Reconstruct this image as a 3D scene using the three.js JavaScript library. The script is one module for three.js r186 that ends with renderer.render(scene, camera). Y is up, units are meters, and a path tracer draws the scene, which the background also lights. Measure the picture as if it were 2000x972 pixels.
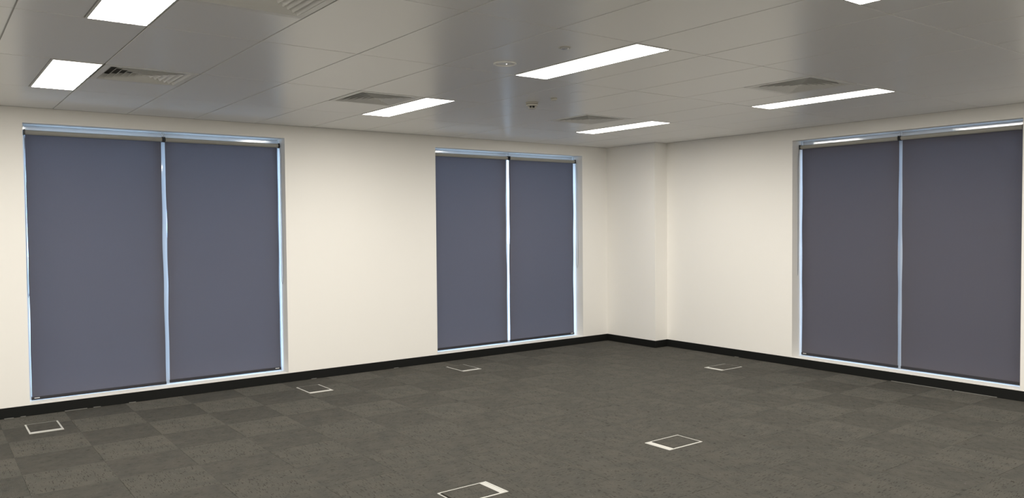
import * as THREE from 'three';
import { RoundedBoxGeometry } from 'three/addons/geometries/RoundedBoxGeometry.js';
import { mergeGeometries } from 'three/addons/utils/BufferGeometryUtils.js';
import { RectAreaLightUniformsLib } from 'three/addons/lights/RectAreaLightUniformsLib.js';

// ---------------------------------------------------------------- camera, sky, exposure
RectAreaLightUniformsLib.init();
const scene = new THREE.Scene();
const camera = new THREE.PerspectiveCamera(2 * Math.atan(486 / 1548.47) * 180 / Math.PI, 2000 / 972, 0.05, 200);
camera.position.set(-7.766, 1.648, 8.091);
camera.rotation.set(-0.03151, -0.64532, -0.00843, 'YXZ');
scene.background = new THREE.Color().setRGB(2.4, 3.6, 5.4);         // plain bright bluish daylight sky behind the blinds
const renderer = new THREE.WebGLRenderer({ antialias: true });
renderer.toneMapping = THREE.LinearToneMapping;
renderer.toneMappingExposure = 1.0;
renderer.shadowMap.enabled = true;
const PANEL_COLOR = new THREE.Color().setRGB(1.0, 0.95, 0.865);
const PANEL_LIGHT = 37, PANEL_GLOW = 5;

// ---------------------------------------------------------------- helpers
let seed = 20240607;
const rnd = () => { seed = (seed + 0x6D2B79F5) | 0; let t = Math.imul(seed ^ (seed >>> 15), 1 | seed); t = (t + Math.imul(t ^ (t >>> 7), 61 | t)) ^ t; return ((t ^ (t >>> 14)) >>> 0) / 4294967296; };
const used = {};
const numbered = (n) => { const k = used[n] = (used[n] ?? -1) + 1; return k ? `${n}_${String(k).padStart(3, '0')}` : n; };
const lin = (r, g, b) => new THREE.Color().setRGB(r, g, b);
const shade = (m) => { m.castShadow = m.receiveShadow = true; return m; };
function mesh(name, geo, mat, parent) { const m = shade(new THREE.Mesh(geo, mat)); m.name = name; parent.add(m); return m; }
function box(name, x0, x1, y0, y1, z0, z1, mat, parent, bevel = 0) {
  const w = x1 - x0, h = y1 - y0, d = z1 - z0;
  const g = bevel ? new RoundedBoxGeometry(w, h, d, 2, bevel) : new THREE.BoxGeometry(w, h, d);
  const m = mesh(name, g, mat, parent); m.position.set((x0 + x1) / 2, (y0 + y1) / 2, (z0 + z1) / 2); return m;
}
function structure(name, label) { const g = new THREE.Group(); g.name = name; g.userData = { kind: 'structure', label }; scene.add(g); return g; }
function thing(name, label, category, group, pos = [0, 0, 0], turn = 0) {
  const g = new THREE.Group(); g.name = numbered(name); g.position.set(...pos); g.rotation.y = turn;
  g.userData = { label, category }; if (group) g.userData.group = group; scene.add(g); return g;
}
function texture(n, fn, srgb = true) {
  const d = new Uint8Array(n * n * 4);
  for (let y = 0; y < n; y++) for (let x = 0; x < n; x++) { const c = fn(x, y), k = (y * n + x) * 4; d[k] = c[0]; d[k + 1] = c[1]; d[k + 2] = c[2]; d[k + 3] = 255; }
  const t = new THREE.DataTexture(d, n, n); t.magFilter = THREE.LinearFilter; t.minFilter = THREE.LinearMipmapLinearFilter; t.generateMipmaps = true;
  t.wrapS = t.wrapT = THREE.RepeatWrapping; if (srgb) t.colorSpace = THREE.SRGBColorSpace; t.needsUpdate = true; return t;
}

// ---------------------------------------------------------------- measurements
const H = 2.7, WX = 0.234, COL = 0.9;                 // ceiling height, right wall plane, column depth along the wall
const X0 = -10.96, Z1 = 10.4;                         // the room goes on behind the camera
const SILL = 0.098, HEAD = 2.566, BASE = 0.093;
const W1 = [-6.995, -4.646], W2 = [-2.803, -0.462], W3 = [2.785, 5.135];

// ---------------------------------------------------------------- materials
const paintNoise = texture(256, () => { const v = 128 + (rnd() - 0.5) * 90; return [v, v, v]; }, false);
paintNoise.repeat.set(4, 4);
const M = {
  wall: new THREE.MeshStandardMaterial({ color: lin(0.85, 0.835, 0.80), roughness: 0.75, bumpMap: paintNoise, bumpScale: 0.0003 }),
  tile: new THREE.MeshPhysicalMaterial({ color: lin(0.90, 0.90, 0.885), roughness: 0.29, specularIntensity: 0.85 }),
  tee: new THREE.MeshStandardMaterial({ color: lin(0.42, 0.42, 0.41), roughness: 0.3 }),  // rails are really white; groove shade is put into this grey
  slab: new THREE.MeshStandardMaterial({ color: lin(0.10, 0.10, 0.10), roughness: 0.9 }),
  skirting: new THREE.MeshPhysicalMaterial({ color: lin(0.0068, 0.0073, 0.0068), roughness: 0.6, specularIntensity: 0.4 }),
  sealant: new THREE.MeshStandardMaterial({ color: lin(0.24, 0.24, 0.22), roughness: 0.6 }),
  frame: new THREE.MeshPhysicalMaterial({ color: lin(0.60, 0.62, 0.64), roughness: 0.35, clearcoat: 1, clearcoatRoughness: 0.06 }),
  glass: new THREE.MeshPhysicalMaterial({ color: lin(0.97, 0.99, 1), roughness: 0, transmission: 1, thickness: 0, ior: 1.5 }),
  rollBack: new THREE.MeshStandardMaterial({ color: lin(0.36, 0.35, 0.31), roughness: 0.85 }),
  bar: new THREE.MeshStandardMaterial({ color: lin(0.014, 0.014, 0.02), roughness: 0.45 }),
  bracket: new THREE.MeshStandardMaterial({ color: lin(0.012, 0.012, 0.013), roughness: 0.4 }),
  sticker: new THREE.MeshStandardMaterial({ color: lin(0.7, 0.7, 0.7), roughness: 0.4 }),
  chain: new THREE.MeshStandardMaterial({ color: lin(0.16, 0.17, 0.18), roughness: 0.4 }),
  lampFrame: new THREE.MeshStandardMaterial({ color: lin(0.75, 0.75, 0.74), roughness: 0.35 }),
  diffuser: new THREE.MeshStandardMaterial({ color: lin(0.8, 0.8, 0.8), roughness: 0.4, emissive: PANEL_COLOR, emissiveIntensity: PANEL_GLOW }),
  vent: new THREE.MeshStandardMaterial({ color: lin(0.84, 0.84, 0.82), roughness: 0.4, side: THREE.DoubleSide }),
  duct: new THREE.MeshStandardMaterial({ color: lin(0.55, 0.55, 0.54), roughness: 0.9, side: THREE.DoubleSide }),
  plastic: new THREE.MeshStandardMaterial({ color: lin(0.66, 0.64, 0.58), roughness: 0.35 }),
  darkPlastic: new THREE.MeshStandardMaterial({ color: lin(0.02, 0.02, 0.02), roughness: 0.5 }),
  clearDome: new THREE.MeshStandardMaterial({ color: lin(0.55, 0.56, 0.58), roughness: 0.15 }),
  outletFrame: new THREE.MeshStandardMaterial({ color: lin(0.48, 0.475, 0.445), roughness: 0.4 }),
  addedBrick: new THREE.MeshStandardMaterial({ color: lin(0.24, 0.12, 0.075), roughness: 0.95 }),
  paving: new THREE.MeshStandardMaterial({ color: lin(0.50, 0.49, 0.47), roughness: 0.95 }),
};
// blind cloth: charcoal screen weave that lets a little daylight through
const weave = texture(256, (x, y) => { const v = 238 + ((x & 1) ^ (y & 1) ? 6 : -6) + (rnd() - 0.5) * 12; return [v, v, v]; });
weave.repeat.set(6, 12);
M.cloth = new THREE.MeshPhysicalMaterial({ color: lin(0.165, 0.152, 0.168), map: weave, roughness: 1, transmission: 0.42, thickness: 0, specularIntensity: 0.1, side: THREE.DoubleSide });

M.clothBack = new THREE.MeshPhysicalMaterial({ color: lin(0.88, 0.88, 0.86), roughness: 1, transmission: 0.45, thickness: 0, specularIntensity: 0.1, side: THREE.DoubleSide });
// carpet: grey-olive loop rows (real ribs) with dark and pale yarn flecks along the row
const RIBS = 90;
function carpetTexture(k) {
  const n = 512, v = new Float32Array(n * n), warm = new Float32Array(n * n);
  const low = []; for (let i = 0; i < 81; i++) low.push(rnd() - 0.5);
  for (let y = 0; y < n; y++) {
    let s = 0;
    for (let x = 0; x < n; x++) {
      if (x % 9 === 0) s = (rnd() - 0.5) * 8;
      const fx = x / n * 8, fy = y / n * 8, ix = fx | 0, iy = fy | 0, ax = fx - ix, ay = fy - iy;
      const l = (low[iy * 9 + ix] * (1 - ax) + low[iy * 9 + ix + 1] * ax) * (1 - ay) + (low[iy * 9 + 9 + ix] * (1 - ax) + low[iy * 9 + 10 + ix] * ax) * ay;
      v[y * n + x] = s + (rnd() - 0.5) * 12 + l * 10; warm[y * n + x] = l * 2;
    }
  }
  const dash = (count, len, wid, amp) => {
    for (let i = 0; i < count; i++) {
      const L = len * (0.5 + rnd()), cx = rnd() * n, cy = (Math.floor(rnd() * RIBS) + 0.5) / RIBS * n, a = amp * (0.5 + rnd());
      for (let dx = 0; dx < L; dx++) for (let dy = -wid; dy <= wid; dy++) v[((Math.floor(cy + dy) + n) % n) * n + (Math.floor(cx + dx) % n)] += a * (1 - 0.35 * Math.abs(dy) / (wid + 1));
    }
  };
  dash(120, 22, 1, -38); dash(80, 20, 2, -33); dash(120, 30, 0, -16); dash(90, 20, 0, 12); dash(14, 5, 2, 34);
  return texture(n, (x, y) => { const a = v[y * n + x], w = warm[y * n + x]; return [71 + a * 0.85 + w, 69.5 + a * 0.85, 64.5 + a * 0.9 - w].map((c) => Math.max(12, Math.min(235, c))); });
}
const carpetMats = [0, 1, 2, 3].map((k) => new THREE.MeshStandardMaterial({ map: carpetTexture(k), roughness: 1 }));
function ribGeometry(sizeX, sizeZ, ribs) {           // rows of half-round loops running along x
  const pos = [], nor = [], uv = [], idx = [], pitch = sizeZ / ribs, r = pitch / 2, a = [-72, -36, 0, 36, 72].map((d) => d * Math.PI / 180);
  for (let i = 0; i < ribs; i++) {
    const b = pos.length / 3, zc = -sizeZ / 2 + (i + 0.5) * pitch;
    a.forEach((t, k) => {
      const z = k === 0 ? zc - r : k === 4 ? zc + r : zc + Math.sin(t) * r, y = (k === 0 || k === 4 ? 0 : Math.cos(t) * r * 1.4) - r * 1.4;
      for (const s of [-1, 1]) { pos.push(s * sizeX / 2, y, z); { const l = Math.hypot(Math.cos(t) / 1.4, Math.sin(t)); nor.push(0, Math.cos(t) / 1.4 / l, Math.sin(t) / l); } uv.push(z / sizeZ + 0.5, s * 0.5 + 0.5); }
    });
    for (let k = 0; k < 4; k++) { const p = b + k * 2; idx.push(p, p + 2, p + 1, p + 1, p + 2, p + 3); }
  }
  const g = new THREE.BufferGeometry();
  g.setAttribute('position', new THREE.Float32BufferAttribute(pos, 3)); g.setAttribute('normal', new THREE.Float32BufferAttribute(nor, 3));
  g.setAttribute('uv', new THREE.Float32BufferAttribute(uv, 2)); g.setIndex(idx); return g;
}

// ---------------------------------------------------------------- room shell
function wallWithHoles(name, label, length, height, thick, holes, place) {
  const s = new THREE.Shape(); s.moveTo(0, 0); s.lineTo(length, 0); s.lineTo(length, height); s.lineTo(0, height); s.closePath();
  for (const [a, b] of holes) { const h = new THREE.Path(); h.moveTo(a, SILL); h.lineTo(a, HEAD); h.lineTo(b, HEAD); h.lineTo(b, SILL); h.closePath(); s.holes.push(h); }
  const m = mesh(name, new THREE.ExtrudeGeometry(s, { depth: thick, bevelEnabled: false }), M.wall, scene);
  m.userData = { kind: 'structure', label }; place(m); return m;
}
const T = 0.27;
wallWithHoles('wall_left', 'long cream painted wall with two blind-covered windows', WX + T - X0, H + 0.25, T, [W1.map((x) => x - X0), W2.map((x) => x - X0)], (m) => m.position.set(X0, 0, -T));
wallWithHoles('wall_right', 'cream painted wall with one wide blind-covered window', Z1, H + 0.25, T, [[Z1 - W3[1], Z1 - W3[0]]], (m) => { m.rotation.y = Math.PI / 2; m.position.set(WX, 0, Z1); });
{
  const c = box('wall_column', 0, WX, 0, H + 0.25, 0, COL, M.wall, scene); c.userData = { kind: 'structure', label: 'shallow boxed column in the room corner' };
  const a = box('wall_rear', X0 - T, WX + T, 0, H + 0.25, Z1, Z1 + T, M.wall, scene); a.userData = { kind: 'structure', label: 'cream painted wall behind the viewer' };
  const b = box('wall_far_left', X0 - T, X0, 0, H + 0.25, -T, Z1, M.wall, scene); b.userData = { kind: 'structure', label: 'cream painted wall left of the viewer' };
  const g = box('ground', -60, 60, -0.6, -0.5, -60, 60, M.paving, scene); g.userData = { kind: 'structure', label: 'paved ground outside the windows' };
  const n = structure('wall_added_outside', 'added brown building wall, unseen, cutting the sky light at the right window');  // invented wall, added to dim the blue daylight behind the right blinds
  box('added_facade', 6.2, 9.2, -0.5, 4.6, -8, 20, M.addedBrick, n); box('added_coping', 6.1, 9.3, 4.6, 4.75, -8.1, 20.1, M.paving, n);
}

// floor: slab and carpet tiles laid quarter-turn
const floor = structure('floor', 'charcoal olive carpet tiles laid quarter-turned');
box('floor_slab', X0 - T, WX + T, -0.2, -0.012, -T, Z1 + T, M.slab, floor);
{
  const S = 0.5, GX = -6.735, GZ = 0.42, geos = {}, rest = [], list = [];
  camera.updateMatrixWorld(); camera.updateProjectionMatrix(); camera.matrixWorldInverse.copy(camera.matrixWorld).invert();
  for (let i = -9; i <= 13; i++) for (let j = -1; j <= 19; j++) {
    const xa = Math.max(X0, GX + i * S), xb = Math.min(WX, GX + (i + 1) * S), za = Math.max(0, GZ + j * S), zb = Math.min(Z1, GZ + (j + 1) * S);
    if (xb - xa < 0.01 || zb - za < 0.01) continue;
    let seen = false;
    for (const [x, z] of [[xa, za], [xb, za], [xa, zb], [xb, zb]]) { const q = new THREE.Vector3(x, 0, z).applyMatrix4(camera.matrixWorldInverse); if (q.z < -0.5 && Math.abs(q.x / -q.z) < 0.66 && q.y / -q.z > -0.325) seen = true; }
    list.push({ xa, xb, za, zb, turn: (i + j) & 1, seen, d: Math.hypot((xa + xb) / 2 - camera.position.x, (za + zb) / 2 - camera.position.z) });
  }
  const parts = list.filter((t) => t.seen).sort((a, b) => a.d - b.d).slice(0, 298);
  for (const t of list) {
    // quarter-turn laying: loop rows along x on even tiles, along z on odd ones; the flecks run across the rows
    const along = t.turn ? t.zb - t.za : t.xb - t.xa, across = t.turn ? t.xb - t.xa : t.zb - t.za;
    const key = along.toFixed(3) + across.toFixed(3);
    const g = geos[key] ??= ribGeometry(along - 0.0008, across - 0.0008, Math.max(2, Math.round(across / S * RIBS)));
    const rot = (t.turn ? Math.PI / 2 : 0) + (rnd() < 0.5 ? Math.PI : 0), mat = carpetMats[Math.floor(rnd() * 4)];
    if (parts.includes(t)) {
      const m = mesh('carpet_tile', g, mat, floor); m.position.set((t.xa + t.xb) / 2, 0, (t.za + t.zb) / 2); m.rotation.y = rot;
    } else {
      const c = g.clone(); c.rotateY(rot); c.translate((t.xa + t.xb) / 2, 0, (t.za + t.zb) / 2); rest.push(c);
    }
  }
  const m = mesh('carpet_tiles', mergeGeometries(rest), carpetMats[0], floor); m.userData.kind = 'stuff';
}

// ceiling: slab, lay-in tiles, tee rails, wall angle
const ceiling = structure('ceiling', 'white satin lay-in ceiling tiles in narrow tee rails');
box('ceiling_slab', X0 - T, WX + T, H + 0.25, H + 0.45, -T, Z1 + T, M.slab, ceiling);
const LIGHTS = [], VENTS = [];
{
  const gx = (i) => -6.16 + 0.6 * i, gz = (k) => 1.2 * k;
  const xs = [X0]; for (let i = -7; i <= 10; i++) if (gx(i) > X0 + 0.05) xs.push(gx(i)); xs.push(WX);
  const zs = []; for (let k = 0; k <= 8; k++) zs.push(gz(k)); zs.push(Z1);
  const lightAt = { '-9.76': 0, '-7.36': 1, '-4.36': 0, '-1.96': 1 };          // cell start x -> which half holds the lamp
  const R = 0.011, TY = H + 0.0085, tileG = {};
  const tile = (xa, xb, za, zb) => {
    const w = xb - xa - 0.0085, d = zb - za - 0.0085; if (w < 0.02 || d < 0.02) return;
    const g = tileG[w.toFixed(3) + d.toFixed(3)] ??= new RoundedBoxGeometry(w, 0.008, d, 1, 0.0012);
    const m = mesh('ceiling_tile', g, M.tile, ceiling); m.position.set((xa + xb) / 2, H + 0.0041 + (rnd() - 0.5) * 0.0006, (za + zb) / 2);
    m.rotation.set((rnd() - 0.5) * 0.0012, 0, (rnd() - 0.5) * 0.0012);
  };
  for (let a = 0; a < xs.length - 1; a++) for (let k = 0; k < zs.length - 1; k++) {
    let xa = xs[a], xb = xs[a + 1], za = zs[k], zb = zs[k + 1]; const key = xa.toFixed(2);
    if (key in lightAt && k % 2 === 1 && k < 8) {
      const mid = xa + 0.3, right = lightAt[key];
      LIGHTS.push(right ? [mid, xb, za, zb] : [xa, mid, za, zb]);
      right ? tile(xa, mid, za, zb) : tile(mid, xb, za, zb);
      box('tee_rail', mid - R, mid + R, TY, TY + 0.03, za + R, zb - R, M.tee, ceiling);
    } else if ((k === 1 || k === 3) && ['-6.76', '-2.56'].includes(key) || k === 1 && key === '-4.96') {
      VENTS.push([xa, xb, zb - 0.6, zb]);
      tile(xa, xb, za, zb - 0.6);
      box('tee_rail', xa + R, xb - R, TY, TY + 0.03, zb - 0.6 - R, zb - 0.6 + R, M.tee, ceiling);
    } else tile(xa, xb, za, zb);
  }
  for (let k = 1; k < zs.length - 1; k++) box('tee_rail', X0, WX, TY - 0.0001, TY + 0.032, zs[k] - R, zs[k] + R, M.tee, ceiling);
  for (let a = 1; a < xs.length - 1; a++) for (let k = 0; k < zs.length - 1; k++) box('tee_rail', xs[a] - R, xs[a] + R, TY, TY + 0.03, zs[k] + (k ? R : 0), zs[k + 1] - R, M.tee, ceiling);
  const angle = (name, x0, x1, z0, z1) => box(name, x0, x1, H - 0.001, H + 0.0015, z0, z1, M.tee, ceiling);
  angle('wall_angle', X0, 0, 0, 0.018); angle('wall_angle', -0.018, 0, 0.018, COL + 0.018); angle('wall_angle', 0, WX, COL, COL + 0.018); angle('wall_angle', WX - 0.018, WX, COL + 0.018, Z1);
}

// baseboards
{
  const t = 0.012, strip = (name, label, a) => { const m = box(name, ...a, M.skirting, scene, 0.003); m.userData = { kind: 'structure', label }; return m; };
  const A = strip('baseboard_left', 'black vinyl baseboard under the two left windows', [X0, 0, 0, BASE, 0, t]);
  const C = strip('baseboard_column', 'black vinyl baseboard along the column face', [-t, 0, 0, BASE, t, COL + t]);
  strip('baseboard_column_return', 'short black vinyl baseboard on the column return', [0, WX - t, 0, BASE, COL, COL + t]);
  const B = strip('baseboard_right', 'black vinyl baseboard under the right window', [WX - t, WX, 0, BASE, COL, Z1]);
  // pale slivers of sealant left showing along the carpet edge
  const bead = (p, x0, x1, z0, z1) => { const m = mesh('sealant_bead', new RoundedBoxGeometry(x1 - x0, 0.0045, z1 - z0, 1, 0.001), M.sealant, p); m.position.set((x0 + x1) / 2 - p.position.x, 0.0025 - p.position.y, (z0 + z1) / 2 - p.position.z); };
  for (const [a, b] of [[-7.19, -7.12], [-7.07, -7.03], [-6.73, -6.55], [-6.5, -6.44], [-6.2, -6.14], [-4.40, -4.34], [-3.40, -3.34]]) bead(A, a, b, t, t + 0.003);
  for (const [a, b] of [[2.0, 2.06], [3.95, 4.55], [4.57, 4.95]]) bead(B, WX - t - 0.004, WX - t, a, b);
}

// windows: aluminium frame, mullion, two panes each; built along local x with the room on +z
const FZ = -0.215;
function windowUnit(name, label, width, mid = width / 2) {
  const w = structure(name, label), h0 = SILL, h1 = HEAD, f = 0.05, d0 = FZ - 0.05, d1 = FZ;
  box('frame_head', 0, width, h1 - f, h1, d0, d1, M.frame, w, 0.003).rotation.x = 0.013; box('frame_sill', 0, width, h0, h0 + f * 0.6, d0, d1, M.frame, w, 0.003);
  for (const [a, b] of [[0, f * 0.7], [width - f * 0.7, width]]) box('frame_jamb', a, b, h0 + f * 0.6, h1 - f, d0, d1, M.frame, w, 0.003);
  box('mullion', mid - 0.045, mid + 0.045, h0 + f * 0.6, h1 - f, d0, d1, M.frame, w, 0.003);
  for (const [a, b] of [[f * 0.7, mid - 0.045], [mid + 0.045, width - f * 0.7]]) {
    const m = mesh('glass_pane', new THREE.PlaneGeometry(b - a, h1 - f - h0 - f * 0.6), M.glass, w); m.position.set((a + b) / 2, (h1 - f + h0 + f * 0.6) / 2, FZ - 0.025);
  }
  return w;
}
const win1 = windowUnit('window_1', 'aluminium framed window behind the leftmost pair of blinds', W1[1] - W1[0]); win1.position.x = W1[0];
const win2 = windowUnit('window_2', 'aluminium framed window behind the middle pair of blinds', W2[1] - W2[0]); win2.position.x = W2[0];
const win3 = windowUnit('window_3', 'aluminium framed window behind the right wall blinds', W3[1] - W3[0], 1.155); win3.rotation.y = -Math.PI / 2; win3.position.set(WX, 0, W3[0]);

// ---------------------------------------------------------------- roller blinds
const ROLL_Y = 2.497, ROLL_R = 0.0218, ROLL_Z = -0.138, CLOTH_Z = -0.16, BAR_Y = 0.112;
function rollerBlind(label, width, chainSide, edge, barY = BAR_Y) {      // local x from 0 to width = cloth; hangs in a recess, room on +z
  const b = thing('roller_blind', label, 'roller blind', 'charcoal roller blinds');
  const roll = mesh('roll', new THREE.CylinderGeometry(ROLL_R, ROLL_R, width + 0.004, 32), M.rollBack, b); roll.rotation.z = Math.PI / 2; roll.position.set(width / 2, ROLL_Y, ROLL_Z);
  // cloth with a slight belly and curled, uneven side edges
  const y0 = barY + 0.012, y1 = ROLL_Y, nx = 40, ny = 60, g = new THREE.PlaneGeometry(width, y1 - y0, nx, ny), p = g.attributes.position;
  for (let i = 0; i < p.count; i++) {
    const u = p.getX(i) / width + 0.5, v = p.getY(i) / (y1 - y0) + 0.5, e = Math.pow(Math.abs(u - 0.5) * 2, 12), hang = Math.sin(Math.PI * v);
    let z = 0.002 * hang * Math.sin(u * 9 + edge) + 0.006 * e * hang * Math.sin(v * 7 + edge * 2);
    let x = p.getX(i);
    if (e > 0.4) x -= Math.sign(u - 0.5) * (0.0025 * hang * (1 + Math.sin(v * 23 + edge * 3)) * e);
    p.setXYZ(i, x, p.getY(i), z);
  }
  g.computeVertexNormals();
  const cloth = mesh('cloth', g, M.cloth, b); cloth.position.set(width / 2, (y0 + y1) / 2, CLOTH_Z);
  const back = mesh('backing', g, M.clothBack, cloth); back.position.z = -0.0015;
  const bar = mesh('bottom_bar', new RoundedBoxGeometry(width + 0.006, 0.028, 0.011, 2, 0.004), M.bar, b); bar.position.set(width / 2, barY + 0.014, CLOTH_Z);
  if (edge !== 0.9) { const st = mesh('bar_label', new RoundedBoxGeometry(0.042, 0.007, 0.001, 1, 0.0004), M.sticker, bar); st.userData.label = 'small white label near the bar end'; st.position.set(chainSide * (width / 2 - 0.04), 0.004, 0.0058); }
  for (const s of [-1, 1]) {
    const k = mesh('bracket', new RoundedBoxGeometry(0.010, 0.050, 0.050, 2, 0.003), M.bracket, b); k.position.set(s < 0 ? -0.0085 : width + 0.0085, ROLL_Y, ROLL_Z);
    const pin = mesh('end_collar', new THREE.CylinderGeometry(ROLL_R + 0.002, ROLL_R + 0.002, 0.005, 24), M.bracket, b); pin.rotation.z = Math.PI / 2; pin.position.set(s < 0 ? -0.003 : width + 0.003, ROLL_Y, ROLL_Z);
  }
  // bead chain loop
  mesh('mounting_tab', new THREE.BoxGeometry(0.003, HEAD - ROLL_Y, 0.012), M.frame, b).position.set(-0.0085, (HEAD + ROLL_Y) / 2, ROLL_Z - 0.02);
  mesh('mounting_tab', new THREE.BoxGeometry(0.003, HEAD - ROLL_Y, 0.012), M.frame, b).position.set(width + 0.0085, (HEAD + ROLL_Y) / 2, ROLL_Z - 0.02);
  const cx = chainSide < 0 ? -0.011 : width + 0.011, cz = ROLL_Z + 0.031, low = 1.03, pts = [];
  pts.push(new THREE.Vector3(cx, ROLL_Y, cz - 0.02), new THREE.Vector3(cx, ROLL_Y - 0.1, cz), new THREE.Vector3(cx - 0.002, 1.8, cz), new THREE.Vector3(cx - 0.004, low + 0.05, cz), new THREE.Vector3(cx, low, cz + 0.012), new THREE.Vector3(cx + 0.006, low + 0.05, cz + 0.02), new THREE.Vector3(cx + 0.005, 1.8, cz + 0.018), new THREE.Vector3(cx + 0.004, ROLL_Y - 0.1, cz + 0.012), new THREE.Vector3(cx + 0.003, ROLL_Y, cz - 0.005));
  mesh('pull_chain', new THREE.TubeGeometry(new THREE.CatmullRomCurve3(pts), 120, 0.0014, 6), M.chain, b);
  return b;
}
{
  const onLeft = (b, x) => { b.position.x = x; return b; }, onRight = (b, z) => { b.rotation.y = -Math.PI / 2; b.position.set(WX, 0, z); return b; };
  onLeft(rollerBlind('closed charcoal roller blind at the far left, nearest the left picture edge', 1.137, -1, 0.3, 0.1025), -6.964);
  onLeft(rollerBlind('closed charcoal roller blind, right one of the leftmost window pair', 1.124, 1, 1.7), -5.793);
  onLeft(rollerBlind('closed charcoal roller blind, left one of the narrow-looking middle window pair', 1.136, -1, 2.9), -2.778);
  onLeft(rollerBlind('closed charcoal roller blind, right one of the middle pair, nearest the corner column', 1.107, 1, 4.4), -1.597);
  onRight(rollerBlind('closed charcoal roller blind on the right wall, left one of its pair', 1.122, -1, 5.2), 2.808);
  onRight(rollerBlind('closed charcoal roller blind at the far right, cut by the right picture edge', 1.12, 1, 0.9), 3.964);
}

// ---------------------------------------------------------------- ceiling lights
function lightLabel(xa, za) {
  const k = Math.round(za / 1.2), c = Math.round((xa + 7.06) / 2.7);
  const known = {
    '0|1': 'glowing ceiling light panel above the leftmost blinds, left of an air vent',
    '0|3': 'glowing ceiling light panel cut by the top picture edge at left',
    '1|1': 'glowing ceiling light panel above the plain wall left of the middle blinds',
    '1|3': 'largest whole glowing ceiling light panel, at the centre beside the round speaker',
    '1|5': 'glowing ceiling light panel whose tip shows at the top edge, right of centre',
    '2|1': 'glowing ceiling light panel nearest the corner column',
    '2|3': 'glowing ceiling light panel in front of the right wall blinds',
  };
  return known[c + '|' + k] ?? `glowing ceiling light panel out of view, ${['', 'near the left wall', '', 'in the middle row', '', 'above the viewer', '', 'behind the viewer'][k]}, ${c < 0 ? 'left of the viewer' : c === 0 ? 'over the viewer' : c === 1 ? 'right of the viewer' : 'by the right wall'}`;
}
for (const [xa, xb, za, zb] of LIGHTS) {
  const cx = (xa + xb) / 2, cz = (za + zb) / 2, w = xb - xa - 0.012, d = zb - za - 0.012, f = 0.007;
  const t = thing('ceiling_light', lightLabel(xa, za), 'ceiling light', 'recessed light panels', [cx, H, cz]);
  for (const s of [-1, 1]) { box('trim_edge', s * (w / 2 - f / 2) - f / 2, s * (w / 2 - f / 2) + f / 2, -0.003, 0.025, -d / 2, d / 2, M.lampFrame, t); box('trim_edge', -w / 2 + f, w / 2 - f, -0.003, 0.025, s * (d / 2 - f / 2) - f / 2, s * (d / 2 - f / 2) + f / 2, M.lampFrame, t); }
  box('housing', -w / 2, w / 2, 0.025, 0.05, -d / 2, d / 2, M.lampFrame, t);
  box('diffuser', -w / 2 + f, w / 2 - f, 0.001, 0.006, -d / 2 + f, d / 2 - f, M.diffuser, t);
  const l = new THREE.RectAreaLight(PANEL_COLOR, PANEL_LIGHT, w - 2 * f, d - 2 * f); l.name = 'panel_light'; l.rotation.x = -Math.PI / 2; l.position.y = -0.001; l.castShadow = true; t.add(l);
}

// ---------------------------------------------------------------- air vents (four-way louvred diffusers)
function louvre(halfBottom, halfTop, drop, thick) {    // one side of a ring, mitred ends, on the +z side; y 0 at the bottom edge
  const a = [[halfBottom, 0], [halfBottom + thick, 0.0006], [halfTop + thick, drop], [halfTop, drop - 0.0006]];   // [half width = z, y]
  const pos = [], idx = [];
  for (const s of [-1, 1]) for (const [h, y] of a) pos.push(s * h, y, h);
  for (let k = 0; k < 4; k++) { const n = (k + 1) % 4; idx.push(k, n, k + 4, n, n + 4, k + 4); }
  idx.push(0, 2, 1, 0, 3, 2, 4, 5, 6, 4, 6, 7);
  let g = new THREE.BufferGeometry(); g.setAttribute('position', new THREE.Float32BufferAttribute(pos, 3)); g.setIndex(idx); g = g.toNonIndexed(); g.computeVertexNormals(); return g;
}
const ventLabels = ['square louvred air vent beside the small leftmost light panel', 'square louvred air vent cut by the top picture edge at left', 'square louvred air vent just left of the light above the plain wall', 'square louvred air vent beside the light nearest the corner column', 'square louvred air vent behind the light in front of the right blinds'];
{
  const order = [[-6.76, 1.8], [-6.76, 4.2], [-4.96, 1.8], [-2.56, 1.8], [-2.56, 4.2]], core = 0.252, rings = 6, step = 0.04;
  const geos = []; for (let r = 0; r < rings; r++) geos.push(louvre(core - r * step, core - r * step - 0.034, 0.034, 0.0016));
  order.forEach(([xa, za], i) => {
    const t = thing('air_vent', ventLabels[i], 'air vent', 'ceiling air vents', [xa + 0.3, H, za + 0.3]);
    const f = 0.292, c = core + 0.004;
    for (const s of [-1, 1]) { box('flange', s > 0 ? c : -f, s > 0 ? f : -c, -0.002, 0.004, -f, f, M.vent, t); box('flange', -c, c, -0.002, 0.004, s > 0 ? c : -f, s > 0 ? f : -c, M.vent, t); }
    for (let r = 0; r < rings; r++) for (let q = 0; q < 4; q++) { const m = mesh('louvre', geos[r], M.vent, t); m.rotation.y = q * Math.PI / 2; m.position.y = -0.002; }
    box('centre_plate', -core + rings * step - 0.002, core - rings * step + 0.002, 0.0, 0.003, -core + rings * step - 0.002, core - rings * step + 0.002, M.vent, t);
    mesh('duct_box', openBox(0.56, 0.16), M.duct, t).position.y = 0.09;
  });
}
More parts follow.
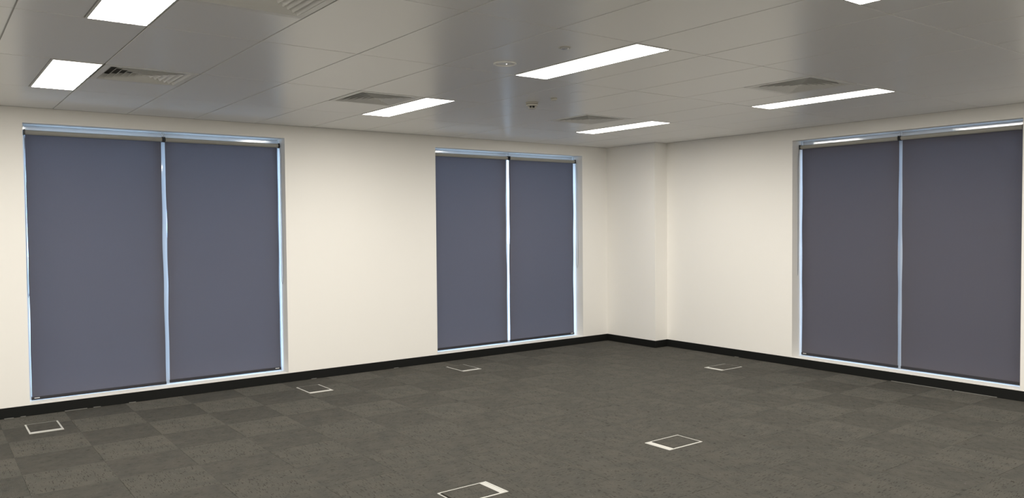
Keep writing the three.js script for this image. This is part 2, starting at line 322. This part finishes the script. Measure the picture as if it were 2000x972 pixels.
function openBox(w, h) {                                // box open at the bottom
  const g = new THREE.BoxGeometry(w, h, w).toNonIndexed(), p = g.attributes.position, n = g.attributes.normal, u = g.attributes.uv, P = [], N = [], U = [];
  for (let i = 0; i < p.count; i++) if (n.getY(i) > -0.5) { P.push(p.getX(i), p.getY(i), p.getZ(i)); N.push(n.getX(i), n.getY(i), n.getZ(i)); U.push(u.getX(i), u.getY(i)); }
  const o = new THREE.BufferGeometry(); o.setAttribute('position', new THREE.Float32BufferAttribute(P, 3)); o.setAttribute('normal', new THREE.Float32BufferAttribute(N, 3)); o.setAttribute('uv', new THREE.Float32BufferAttribute(U, 2)); return o;
}

// ---------------------------------------------------------------- small ceiling fittings
const lathe = (pts, n = 40) => new THREE.LatheGeometry(pts.map(([r, y]) => new THREE.Vector2(r, y)), n);
{
  const s = thing('smoke_detector', 'white domed smoke detector hanging under the ceiling at centre', 'smoke detector', null, [-3.457, H + 0.002, 2.675]);
  mesh('base', lathe([[0, 0], [0.056, 0], [0.056, -0.010], [0.053, -0.014], [0, -0.014]]), M.plastic, s);
  mesh('body', lathe([[0, -0.014], [0.050, -0.014], [0.050, -0.028], [0.046, -0.034], [0, -0.034]]), M.plastic, s);
  for (let k = 0; k < 6; k++) { const a = k * Math.PI / 3 + 0.2, r = mesh('cage_rib', new RoundedBoxGeometry(0.006, 0.022, 0.006, 1, 0.002), M.plastic, s); r.position.set(Math.cos(a) * 0.035, -0.043, Math.sin(a) * 0.035); r.rotation.set(0, -a, 0); r.rotateZ(-0.6); }
  mesh('sensing_chamber', lathe([[0, -0.034], [0.021, -0.034], [0.021, -0.052], [0, -0.052]]), M.darkPlastic, s);
  mesh('cap', lathe([[0, -0.050], [0.029, -0.050], [0.030, -0.053], [0.026, -0.058], [0, -0.059]]), M.plastic, s);
  const p = thing('motion_sensor', 'small white puck-shaped sensor beside the smoke detector', 'sensor', null, [-3.459, H + 0.002, 2.97]);
  mesh('base', lathe([[0, 0], [0.029, 0], [0.029, -0.008], [0, -0.008]]), M.plastic, p);
  mesh('lens', lathe([[0, -0.008], [0.026, -0.008], [0.025, -0.018], [0.018, -0.023], [0, -0.024]]), M.plastic, p);
  const e = thing('ceiling_speaker', 'flush round white ceiling disc with a tiny bright indicator left of the central light', 'ceiling speaker', null, [-4.645, H + 0.002, 3.885]);
  mesh('rim', lathe([[0.066, 0.001], [0.0755, 0.0005], [0.0755, -0.008], [0.070, -0.0105], [0.066, -0.009], [0.066, 0.001]]), M.tile, e);
  mesh('face', lathe([[0, 0.002], [0.066, 0.002], [0.066, -0.0035], [0, -0.004]]), M.tile, e);
  const ind = mesh('indicator', new THREE.SphereGeometry(0.0045, 12, 8), new THREE.MeshStandardMaterial({ color: 0xffffff, roughness: 0.1, emissive: 0xffffff, emissiveIntensity: 1.2 }), e); ind.position.set(0.012, -0.004, 0.002); ind.userData.label = 'tiny lit indicator';
  const d = thing('sprinkler_rosette', 'small round recessed ceiling fitting above the central light panel', 'ceiling fitting', null, [-4.63, H + 0.002, 4.467]);
  mesh('rim', lathe([[0.024, 0.001], [0.040, 0], [0.040, -0.003], [0.034, -0.005], [0.024, -0.0045], [0.022, 0.001]]), M.plastic, d);
  mesh('insert', lathe([[0, 0], [0.024, 0], [0.024, -0.009], [0.018, -0.012], [0, -0.012]]), M.clearDome, d);
  const c = thing('cover_plate', 'faint flush round blanking plate below the central light panel', 'cover plate', null, [-3.443, H + 0.002, 3.273]);
  mesh('plate', lathe([[0, 0], [0.072, 0], [0.072, -0.0025], [0.069, -0.0042], [0, -0.0042]]), M.tile, c);
  mesh('lip', lathe([[0.072, 0], [0.075, 0], [0.075, -0.002], [0.072, -0.0025]]), M.tile, c);
}

// ---------------------------------------------------------------- floor outlet boxes
function floorBox(label, cx, cz, turn) {                // local: long side along z, wide flap on +z
  const t = thing('floor_box', label, 'floor box', 'floor outlet boxes', [cx, 0, cz], turn), w = 0.1225, d = 0.1825, f = 0.013, y0 = -0.006, y1 = 0.0025, flap = 0.058;
  for (const s of [-1, 1]) box('frame_side', s > 0 ? w - f : -w, s > 0 ? w : -w + f, y0, y1, -d, d, M.outletFrame, t, 0.0012);
  box('frame_end', -w + f, w - f, y0, y1 - 0.001, -d, -d + f * 0.6, M.outletFrame, t, 0.001);
  box('frame_end', -w + f, w - f, y0, y1, d - f, d, M.outletFrame, t, 0.0012);
  box('cable_flap', -w + f + 0.001, w - f - 0.001, y0, y1 - 0.0006, d - flap, d - f - 0.0015, M.outletFrame, t, 0.001);
  const g = ribGeometry(2 * (d - f) - flap + 0.004, 2 * (w - f) - 0.004, 40), lid = mesh('carpet_insert', g, carpetMats[1], t); lid.position.set(0, 0.0055, -flap / 2 + 0.008); lid.rotation.y = Math.PI / 2;
  return t;
}
floorBox('white-rimmed floor box at the far left near the baseboard', -6.952, 0.548, 0);
floorBox('white-rimmed floor box below the plain wall between the left windows', -4.579, 0.523, 0);
floorBox('white-rimmed floor box in front of the middle pair of blinds', -2.768, 0.51, 0);
floorBox('white-rimmed floor box at the bottom picture edge, cut off below', -5.065, 4.083, Math.PI / 2);
floorBox('whole white-rimmed floor box in the right centre of the carpet', -3.256, 4.098, -Math.PI / 2);
floorBox('white-rimmed floor box near the right wall baseboard', -0.46, 2.362, -Math.PI / 2);

renderer.render(scene, camera);
